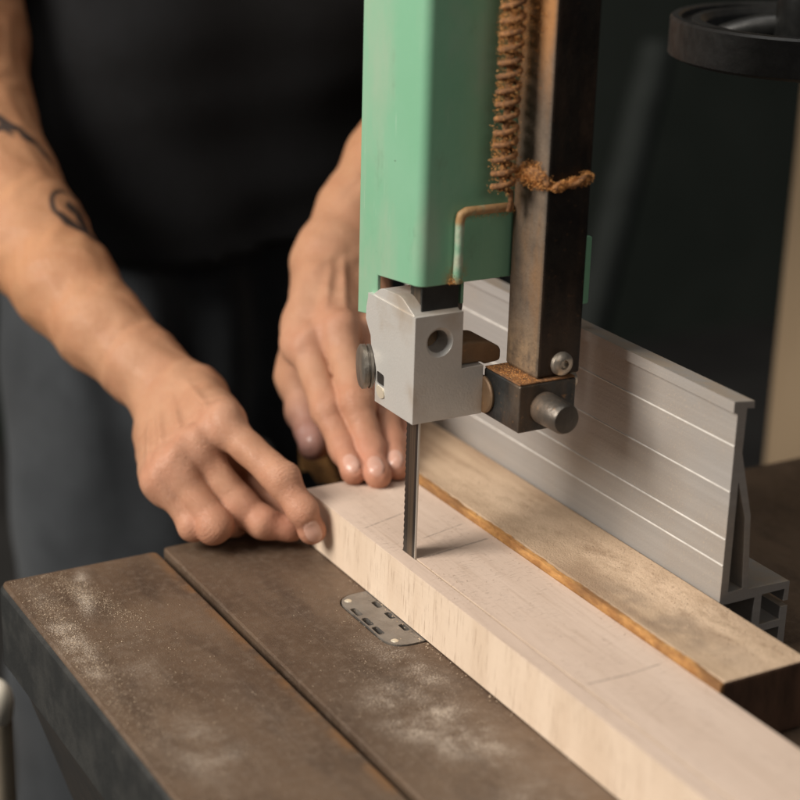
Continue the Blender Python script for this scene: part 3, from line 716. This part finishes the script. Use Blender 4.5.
class Finger:
    def __init__(s, J, Rr, up, nail=True, k=.0035):
        s.J = [np.array(j, float) for j in J]; s.R = Rr; s.k = k; s.nail = nail
        a, b = s.J[-2], s.J[-1]; s.t = nrm(b - a); u = np.array(up, float); s.u = nrm(u - s.t * u.dot(s.t)); s.w = np.cross(s.t, s.u)
        s.ax = np.stack([s.t, s.w, s.u]); r = Rr[-1]
        s.nc = b + s.t * r * .06 + s.u * r * .86; s.nh = V3(r * .80, r * .68, r * .16)
        s.cen = (s.J[0] + s.J[-1]) / 2; s.rad = max(np.linalg.norm(j - s.cen) for j in s.J) + max(Rr)
    def raw(s, P):
        d = None
        for i in range(len(s.J) - 1):
            a, b = s.J[i], s.J[i + 1]; ra, rb = s.R[i], s.R[i + 1]; ba = b - a; L = np.linalg.norm(ba); tt = ba / L; pa = P - a
            x = pa @ tt; h = np.clip(x / L, 0, 1)
            rr = ra + (rb - ra) * h - .06 * min(ra, rb) * np.sin(np.pi * h) ** 2     # waist between joints
            e = np.linalg.norm(pa - (h * L)[:, None] * tt, axis=1) - rr
            d = e if d is None else smin(d, e, s.k)
        for i in range(1, len(s.J) - 1):       # knuckle cap and skin folds on the back of each joint
            t1 = nrm(s.J[i] - s.J[i - 1]); t2 = nrm(s.J[i + 1] - s.J[i]); ou = t1 - t2
            if i == len(s.J) - 2: continue
            ou = nrm(ou) if np.linalg.norm(ou) > .15 else s.u
            c = s.J[i] + ou * s.R[i] * .20; d = smin(d, np.linalg.norm(P - c, axis=1) - s.R[i] * .86, .004)
            tg = nrm(t1 + t2); q = P - (s.J[i] + ou * s.R[i]); x = q @ tg
            near = np.exp(-(np.linalg.norm(q, axis=1) / (s.R[i] * .75)) ** 2)
            d = d + near * .00019 * np.cos(x / .0021 * 2 * np.pi + 2.5 * np.sin((q @ s.w) * 420))
        r = s.R[-1]
        d = smin(d, np.linalg.norm(P - (s.J[-1] + s.t * r * .25 - s.u * r * .12), axis=1) - r * .90, .003)
        if s.nail:
            e = s.nailfield(P); d = d - .00030 * np.clip(-e / .0004, 0, 1) + .00042 * np.exp(-((e - .00025) / .00035) ** 2)
        return d
    def __call__(s, P): return lazy(P, s.cen, s.rad, s.raw, .012)
    def nailfield(s, P):
        "rounded nail outline measured over the back of the finger tip (negative inside)"
        r = s.R[-1]; q = (P - s.nc) @ s.ax.T; a = r * .92; b = r * .66
        x = q[:, 0] / a; y = np.arctan2(q[:, 1], q[:, 2] + r * .86) * r / b
        ex = np.where(x > 0, 3.6, 2.6); e = ((np.abs(x) ** ex + np.abs(y) ** ex) ** (1 / ex) - 1) * b
        return np.where(q[:, 2] > -r * .75, e, .01)
    def nailmask(s, V):
        if not s.nail: return np.zeros(len(V))
        return np.clip(-s.nailfield(V) / .0005 + .3, 0, 1) * (np.abs(s(V)) < .0009) * (np.linalg.norm(V - s.nc, axis=1) < s.R[-1] * 1.6)

def hand_arm(mcps, fingers, thumb, W, arm, palm_dir, base_sh):
    "mcps: index..little; arm: [(centre, radius)...] from the wrist to the shoulder"
    a = nrm(mcps[0] - mcps[3]); fw = nrm((mcps[1] + mcps[2]) / 2 - W)
    pd = np.array(palm_dir, float); pd = nrm(pd - fw * pd.dot(fw)); palm = []
    offs = base_sh; ex = []
    for i in range(4):
        b0_ = W + a * offs[i] + fw * .014
        palm.append(Prim(b0_ + pd * .001, mcps[i] + pd * .0005, (.0118, .0118, .0108, .0096)[i], (.0096, .0098, .0092, .0082)[i]))
        palm.append(Prim(b0_ + pd * .009, mcps[i] + pd * .005 - fw * .006, .0115, .0085))
        ex.append((b0_, mcps[i]))
    palm.append(Prim(W + a * (offs[0] + .0035) + fw * .030 + pd * .002, mcps[0] + a * .0030 - fw * .008 + pd * .003, .0100, .0082))
    th = thumb.J
    palm.append(Prim(W + a * offs[0] * .8 + pd * .008 + fw * .010, th[0], .0135, .0125))
    palm.append(Prim(mcps[0] + pd * .010 - fw * .022, th[0], .0090, .0100))
    palm.append(Prim(W + a * offs[3] + pd * .010 + fw * .016, mcps[3] + pd * .008 - fw * .020 + a * .003, .0112, .0085))
    armp = [Prim(p, q, r1, r2) for (p, r1), (q, r2) in zip(arm, arm[1:])]
    pc = (W + mcps[1]) / 2
    # extensor tendons and veins
    def f(P):
        d = None
        for q in palm:
            e = q(P); d = e if d is None else smin(d, e, .010)
        for i, (b, m) in enumerate(ex):
            pa = P - b; L = np.linalg.norm(m - b); tt = (m - b) / L; x = pa @ tt; rr = np.linalg.norm(pa - x[:, None] * tt, axis=1)
            h = np.clip(x / L, 0, 1); lat = (pa - x[:, None] * tt) @ a
            d = d - .0014 * np.exp(-(lat / .0022) ** 2) * (h > .12) * np.sin(np.pi * np.clip((h - .12) / .95, 0, 1)) * (rr < .022)
            kn = m - pd * .0067; dk = np.linalg.norm(P - kn, axis=1) - (.0062, .0070, .0063, .0055)[i]; d = smin(d, dk, .0045)
        da = None
        for q in armp:
            e = q(P); da = e if da is None else smin(da, e, .012)
        d = smin(d, da, .022)
        fi = None
        for q in fingers + [thumb]:
            e = q(P); fi = e if fi is None else smin(fi, e, .0011)
        d = smin(d, fi, .0065)
        # low broad unevenness so that the skin is not machine smooth
        return d + .00035 * np.sin(P[:, 0] * 310 + 2 * np.sin(P[:, 1] * 190)) * np.sin(P[:, 2] * 270 + np.sin(P[:, 1] * 230))
    return f

# --- the worker's right hand and arm (left in the photo): forefinger against the board, others curled
Wr = dep(180, 401, .972)
I_t = at(311, 529, .3692, 0); I_p = V3(.3612, .7400, .0395); I_m = ext(I_p, (223, 425), .045, True)
I_d = dep(303, 511, .884)
mc = [I_m, at(195, 450, .0450), at(176, 467, .0385), at(163, 481, .0315)]
dn = V3(-.25, -.2, -1.)
camv = lambda p: nrm(CAM - p)
fr = [Finger([mc[0], I_p, I_d, I_t], [.0090, .0084, .0075, .0066], nrm(camv(I_t) + V3(.1, 0, -.1))),
      Finger([mc[1], at(240, 506, .0200), at(264, 523, .0135), at(288, 528, .0110)], [.0096, .0091, .0080, .0067], V3(-.3, -.6, .6), False),
      Finger([mc[2], at(214, 525, .0145), at(234, 522, .0085), at(236, 508, .0085)], [.0092, .0086, .0072, .0064], V3(-.3, -.6, .6), False),
      Finger([mc[3], at(194, 524, .0130), at(206, 520, .0090), at(208, 508, .0090)], [.0082, .0076, .0066, .0058], V3(-.3, -.6, .6), False)]
T1 = at(232, 462, .028); T2 = at(262, 486, .020); T3 = at(291, 508, .0125)
thr = Finger([T1, T2, T3], [.0125, .0112, .0095], V3(.2, -.3, .9), False)
armr = [(Wr, .0188), (dep(142, 366, .985), .0198), (dep(101, 328, 1.0), .0232), (dep(64, 284, 1.02), .0272), (dep(30, 238, 1.045), .0315), (dep(-4, 184, 1.065), .0345), (dep(-28, 120, 1.085), .0355), (dep(-42, 40, 1.10), .0400), (dep(-52, -60, 1.11), .0430), (dep(-20, -330, 1.11), .058)]
f_r = hand_arm(mc, fr, thr, Wr, armr, dn, (.0130, .0045, -.0045, -.0115))

# --- the worker's left hand and arm (right in the photo): finger tips on top of the board
tz = TOPZ + .0064
def lf(tip, dip, pip, mcp, L, Rr, z=tz):
    t = at(*tip, z); d = ext(t, dip, L[0]); p = ext(d, pip, L[1]); m = ext(p, mcp, L[2]); return [t, d, p, m]
li = lf((353, 470), (344, 449), (328, 411), (306, 347), (.0175, .0245, .044), 0)
lm = lf((377, 473), (370, 449), (357, 403), (339, 333), (.0185, .0265, .046), 0)
lr = lf((396, 466), (391, 443), (381, 402), (368, 338), (.0185, .0255, .044), 0)
ll = lf((404, 447), (405, 428), (402, 396), (391, 346), (.0165, .0200, .038), 0)
ml = [li[3], lm[3], lr[3], ll[3]]
Wl = ext(ml[1], (340, 245), .080, True)
up_l = lambda J: nrm(camv(J[0]) + V3(0, 0, .25))
fl_ = [Finger(J[::-1], Rr, up_l(J)) for J, Rr in ((li, [.0094, .0084, .0074, .0064]), (lm, [.0097, .0088, .0078, .0067]), (lr, [.0093, .0084, .0074, .0064]), (ll, [.0088, .0078, .0068, .0058]))]
U1 = dep(301, 376, 1.000); U2 = dep(305, 412, .990); U3 = dep(313, 443, .975)
thl = Finger([U1, U2, U3], [.0125, .0105, .0082], nrm(camv(U2) + V3(-.6, 0, 0)), True)
arml = [(Wl, .0200), (dep(358, 212, 1.035), .0215), (dep(392, 165, 1.05), .0260), (dep(462, 60, 1.085), .0335), (dep(500, -60, 1.12), .0380), (V3(.67, 1.02, .37), .044), (V3(.70, 1.09, .46), .058)]
f_l = hand_arm(ml, fl_, thl, Wl, arml, V3(0, .6, -1.), (.0135, .005, -.005, -.0135))

SHR = dep(-20, -330, 1.11)
# --- trunk, neck and head under and above the shirt (coarse)
def f_b(P):
    d = cone(P, V3(.475, 1.155, .05), V3(.475, 1.155, .42), .082, .082); d = smin(d, cone(P, V3(.62, 1.155, .05), V3(.625, 1.155, .42), .082, .082), .06)
    d = smin(d, cone(P, SHR, V3(.70, 1.09, .46), .055, .055), .05)
    d = smin(d, cone(P, V3(.52, 1.11, .48), V3(.51, 1.07, .60), .058, .050), .03)
    d = smin(d, ellip(P, V3(.505, 1.035, .70), np.eye(3), V3(.075, .095, .115)), .02); d = smin(d, ellip(P, V3(.500, .935, .685), np.eye(3), V3(.013, .02, .022)), .012)
    for sx in (-1, 1):
        d = smin(d, ellip(P, V3(.505 + sx * .076, 1.045, .69), np.eye(3), V3(.010, .02, .032)), .006)
        d = smin(d, cone(P, V3(.5425 + sx * .0975, 1.145, .02), V3(.5225 + sx * .1475, 1.105, -.88), .070, .045), .04)
    return d

SK = V3(.475, .240, .124)
def paint(V, fs, mcs, W, fw_len):
    col = np.tile(SK, (len(V), 1)); nail = np.zeros(len(V))
    def dab(c, r, rgb, am):
        nonlocal col
        m = (np.exp(-((V - c) ** 2).sum(1) / r ** 2) * am)[:, None]; col = col * (1 - m) + np.array(rgb) * m
    pink = V3(.53, .250, .165)
    cen = sum(mcs) / 4; m = np.clip(1.25 - np.linalg.norm(V - cen, axis=1) / .13, 0, 1)[:, None]
    col = col * (1 - m * .6) + V3(.50, .280, .185) * m * .6
    for c in mcs: dab(c, .013, pink, .6)
    for f in fs:
        for j in f.J[1:-1]: dab(j, .012, pink, .6)
        if len(f.J) == 4: dab(f.J[1] + nrm(2 * f.J[1] - f.J[0] - f.J[2] + 1e-9) * f.R[1], .0065, (.40, .185, .115), .55)
        dab(f.J[-1], .013, (.55, .245, .17), .6)
        n = f.nailmask(V); nail = np.maximum(nail, n)
    col = col * (1 - nail[:, None]) + V3(.58, .35, .275) * nail[:, None]
    return col, nail
def ribbon(V, c, ax_u, ax_v, pts, wid, depth=.02):
    "tattoo stroke: distance to a polyline in the tangent frame (mm units)"
    q = V - c; u = q @ ax_u * 1000; v = q @ ax_v * 1000; n = q @ np.cross(ax_u, ax_v)
    best = np.full(len(V), 9.); u = u / 1.5; v = v / 1.5
    for (p0, w0), (p1, w1) in zip(zip(pts, wid), list(zip(pts, wid))[1:]):
        p0 = np.array(p0, float); p1 = np.array(p1, float); e = p1 - p0; L = max(e.dot(e), 1e-6)
        t = np.clip(((u - p0[0]) * e[0] + (v - p0[1]) * e[1]) / L, 0, 1)
        dd = np.hypot(u - p0[0] - t * e[0], v - p0[1] - t * e[1]) - 1.6 * (w0 + (w1 - w0) * t); best = np.minimum(best, dd)
    return np.clip(.5 - best / .9, 0, 1) * (np.abs(n) < depth)

h1 = .00085
def build(f, lo, hi, h):
    f = chunked(f); V, Q = mesh_sdf(f, lo, hi, h); return polish(f, V, h), Q
pts = np.array([j for g in fr + [thr] for j in g.J] + [p for p, r in armr[:8]])
Vr, Qr = build(f_r, pts.min(0) - .05, np.minimum(pts.max(0) + .05, V3(9, 9, .265)), h1)
pts = np.array([j for g in fl_ + [thl] for j in g.J] + [p for p, r in arml[:4]])
Vl, Ql = build(f_l, pts.min(0) - .05, np.minimum(pts.max(0) + .05, V3(9, 9, .285)), h1)
def rest(P): return np.minimum(np.minimum(f_b(P), chunk_u(P)), chunk_v(P))
def chunk_u(P):
    d = None
    for (p, r1), (q, r2) in zip(armr[6:], armr[7:]):
        e = cone(P, p, q, r1 - .002, r2 - .002); d = e if d is None else smin(d, e, .012)
    return d
def chunk_v(P):
    d = None
    for (p, r1), (q, r2) in zip(arml[3:], arml[4:]):
        e = cone(P, p, q, r1 - .002, r2 - .002); d = e if d is None else smin(d, e, .012)
    return d
Vb, Qb = build(rest, (.22, .82, -.95), (.90, 1.32, .86), .007)
cr, nr = paint(Vr, fr + [thr], mc, Wr, 0); cl_, nl_ = paint(Vl, fl_ + [thl], ml, Wl, 0)
# reddish, cooler thumb behind the left forefinger
m = (np.exp(-((Vl - U3) ** 2).sum(1) / .022 ** 2) * .6)[:, None]; cl_ = cl_ * (1 - m) + V3(.50, .27, .25) * m
# tattoos on the forearm
def surf(px, py, d): 
    q = dep(px, py, d); j = np.argmin(np.linalg.norm(np.cross(Vr - CAM, nrm(q - CAM)), axis=1) + (np.linalg.norm(Vr - CAM, axis=1) - np.linalg.norm(Vr - CAM, axis=1).min()) * .02); return Vr[j]
def tangent(c, au):
    e = .002; n = np.array([f_r((c + np.eye(3)[i] * e)[None])[0] - f_r((c - np.eye(3)[i] * e)[None])[0] for i in range(3)]); n = nrm(n)
    u = nrm(au - n * au.dot(n)); v = np.cross(n, u); return u, v
ink = np.zeros(len(Vr)); imx = R[:, 0]                      # u runs to the viewer's right, v up
c1 = surf(74, 210, 1.0); u1, v1 = tangent(c1, imx)
arc = [(9.5 * math.cos(a), 9.8 * math.sin(a)) for a in np.linspace(math.radians(50), math.radians(255), 16)]
ink = np.maximum(ink, ribbon(Vr, c1, u1, v1, arc, np.linspace(.35, .75, 16)))
ink = np.maximum(ink, ribbon(Vr, c1, u1, v1, [(-4, -8), (0, -10), (5, -11), (9, -11.5), (12, -12)], [1.2, 2.0, 1.6, 2.2, 1.]))
ink = np.maximum(ink, ribbon(Vr, c1, u1, v1, [(-3, 2.5), (-1, 0), (2.5, -1.0), (5, -3.5), (7, -7), (6, -10)], [.5, 1.8, 1.5, 2.1, 1.3, 1.6]))
ink = np.maximum(ink, ribbon(Vr, c1, u1, v1, [(1, 5), (4, 3), (6, 1)], [.3, .9, .4]))
c2 = surf(12, 128, 1.03); u2, v2 = tangent(c2, imx)
ink = np.maximum(ink, ribbon(Vr, c2, u2, v2, [(-13, 6), (-9, 3), (-5, 3.5), (-2, .5), (3, .8), (6, -1.5), (11, -2), (15, -5), (18, -6)], [1.0, 2.2, 1.0, 2.0, .9, 1.7, .8, 1.0, .6]))
ink = np.maximum(ink, ribbon(Vr, c2, u2, v2, [(-12, 0), (-7, -3), (-3, -2), (1, -4)], [.8, 1.6, .8, .4]))
ink = (ink * .93)[:, None]; cr = cr * (1 - ink) + V3(.020, .020, .022) * ink

def np_mesh(name, parts):
    V = []; Q = []; n = 0
    for v, q in parts: V.append(v); Q.append(q + n); n += len(v)
    V = np.concatenate(V); Q = np.concatenate(Q)
    me = bpy.data.meshes.new(name); me.vertices.add(len(V)); me.vertices.foreach_set('co', V.astype(np.float32).ravel())
    me.loops.add(len(Q) * 4); me.loops.foreach_set('vertex_index', Q.astype(np.int32).ravel())
    me.polygons.add(len(Q)); me.polygons.foreach_set('loop_start', np.arange(0, len(Q) * 4, 4, dtype=np.int32))
    me.update(calc_edges=True); me.validate()
    me.polygons.foreach_set('use_smooth', np.ones(len(me.polygons), dtype=bool)); return me
me = np_mesh('body', [(Vr, Qr), (Vl, Ql), (Vb, Qb)])
tint = np.concatenate([np.c_[cr, 1 - nr], np.c_[cl_, 1 - nl_], np.tile([*SK, 1.], (len(Vb), 1))])
at_ = me.attributes.new('tint', 'FLOAT_COLOR', 'POINT'); at_.data.foreach_set('color', tint.astype(np.float32).ravel())
ps = empty('person', (.52, 1.11, -.95), 'person in a black t-shirt and slate trousers with a tattooed forearm, holding the board', 'person')
link('body', me, m_skin(), ps)
print('skin verts', len(Vr), len(Vl), len(Vb))

# --- clothes
def wob(P, s, a): return a * (np.sin(P[:, 0] * 31 * s + 2.2 * np.sin(P[:, 2] * 17 * s)) * np.sin(P[:, 2] * 23 * s + 1.7 * np.sin(P[:, 0] * 19 * s + P[:, 1] * 11)))
def f_shirt(P):
    d = cone(P, V3(.466, 1.15, .03), V3(.470, 1.15, .42), .130, .105); d = smin(d, cone(P, V3(.625, 1.15, .03), V3(.63, 1.15, .42), .118, .110), .08)
    d = smin(d, cone(P, SHR, V3(.70, 1.09, .46), .068, .068), .06)
    s0 = SHR; s1 = dep(-52, -95, 1.11); d = smin(d, np.maximum(cone(P, s0, s1, .078, .060), (P - s1) @ nrm(s1 - s0)), .03)
    t0 = V3(.70, 1.09, .46); t1 = V3(.655, 1.00, .345); d = smin(d, np.maximum(cone(P, t0, t1, .078, .062), (P - t1) @ nrm(t1 - t0)), .03)
    d = d + wob(P, .8, .008) + wob(P[:, [1, 0, 2]], 2.1, .002)
    hem = np.minimum(P[:, 2] - (.066 + .003 * np.sin(P[:, 0] * 40)), 9)
    d = np.maximum(d, -hem)
    neck = np.linalg.norm((P - V3(.515, 1.085, .56)) * V3(1, 1, .6), axis=1) - .07; return np.maximum(d, -neck)
Vs, Qs = build(f_shirt, (.19, .80, .03), (.90, 1.34, .66), .0055)
link('t_shirt', np_mesh('t_shirt', [(Vs, Qs)]), m_cloth('black jersey', (.0042, .0042, .0046), (.0075, .0077, .0088)), ps)
def f_tr(P):
    d = cone(P, V3(.475, 1.15, .07), V3(.62, 1.15, .07), .090, .090)
    d = smin(d, cone(P, V3(.445, 1.145, .04), V3(.375, 1.10, -.92), .088, .082), .06); d = smin(d, cone(P, V3(.64, 1.145, .04), V3(.67, 1.11, -.92), .098, .080), .06)
    fold = .0075 * np.sin(P[:, 0] * 115 + 1.3 * np.sin(P[:, 2] * 13)) * np.clip((P[:, 2] + .16) / .2, 0, 1) * np.clip((.12 - P[:, 2]) / .1, 0, 1) + wob(P, .8, .009)
    return d + fold
Vt, Qt = build(f_tr, (.22, .92, -.945), (.82, 1.32, .20), .0065)
link('trousers', np_mesh('trousers', [(Vt, Qt)]), m_cloth('slate twill', (.034, .038, .043), (.056, .062, .069), 12), ps)

# ---------------------------------------------------------------- loose sawdust
def grains():
    bm = bmesh.new()
    def one(x, y, z, s):
        q = [Vector((random.uniform(-1, 1), random.uniform(-1, 1), random.uniform(-.5, .9))) * s + Vector((x, y, z + s * .35)) for _ in range(4)]
        v = [bm.verts.new(p) for p in q]
        for f in ((0, 1, 2), (0, 2, 3), (0, 3, 1), (1, 3, 2)): bm.faces.new([v[i] for i in f])
    def patch(n, cx, cy, sx, sy, an, z, s0, lim):
        ca, sa = math.cos(an), math.sin(an)
        for _ in range(n):
            u, v = random.gauss(0, sx), random.gauss(0, sy); x, y = cx + u * ca - v * sa, cy + u * sa + v * ca
            if lim[0] < x < lim[1] and lim[2] < y < lim[3]: one(x, y, z, s0 * random.uniform(.4, 1.3))
    Lp = (.229, .306, .27, .769); Rp = (.312, .377, .27, .77); Dp = (.4355, .479, .491, .84)
    patch(5200, .237, .70, .006, .06, -.03, -.0008, .00030, Lp); patch(3200, .258, .742, .004, .024, .28, -.0008, .00028, Lp)
    patch(2600, .255, .63, .018, .06, 0, -.0008, .00028, Lp); patch(3200, .345, .57, .016, .05, -.2, 0., .0003, Rp); patch(260, .345, .63, .02, .06, 0, 0., .00028, Rp)
    patch(1600, .468, .58, .009, .07, 0, DZ, .0003, Dp); patch(700, .46, .50, .012, .02, 0, DZ, .00034, Dp); patch(120, .3765, .63, .0012, .05, 0, 0., .0006, (.372, .3779, .4, .74))
    patch(200, .41, .60, .015, .07, 0, TOPZ, .00028, (.379, .431, .4, .74)); patch(120, .388, .62, .003, .03, 0, TOPZ, .0003, (.3792, .40, .4, .65))
    return bm_me(bm, 'sawdust')
sd = link('sawdust', grains(), m_plain('sawdust grains', (.36, .27, .19), (.52, .41, .30), .9, 400), None)
sd['kind'] = 'stuff'

# ---------------------------------------------------------------- light: soft window light from the left, added fills in a dim room
def area(name, loc, tgt, size, e, col):
    l = bpy.data.lights.new(name, 'AREA'); l.shape = 'RECTANGLE'; l.size, l.size_y = size; l.energy = e; l.color = col
    o = bpy.data.objects.new(name, l); COL.objects.link(o); o.location = loc
    o.rotation_euler = (Vector(tgt) - Vector(loc)).to_track_quat('-Z', 'Y').to_euler(); return o
area('window_light', (-1.05, .80, 1.05), (.40, .68, .08), (.8, .9), 47, (1., .93, .84))
area('front_fill', (.25, -1.1, 1.15), (.40, .70, .1), (1.2, .9), 4.2, (1., .95, .88))  # added fill from the front, stands for no particular lamp
area('top_fill', (.05, .75, 1.8), (.45, .68, .0), (.8, .8), 8, (1., .96, .90))  # added soft fill from above, not an actual ceiling lamp
wd = bpy.data.worlds.new('World'); SC.world = wd; wd.use_nodes = True
bg = wd.node_tree.nodes['Background']; bg.inputs['Color'].default_value = (.85, .92, 1., 1); bg.inputs['Strength'].default_value = .035
vs = SC.view_settings; vs.view_transform = 'Standard'; vs.look = 'None'; vs.gamma = 1; vs.exposure = 0
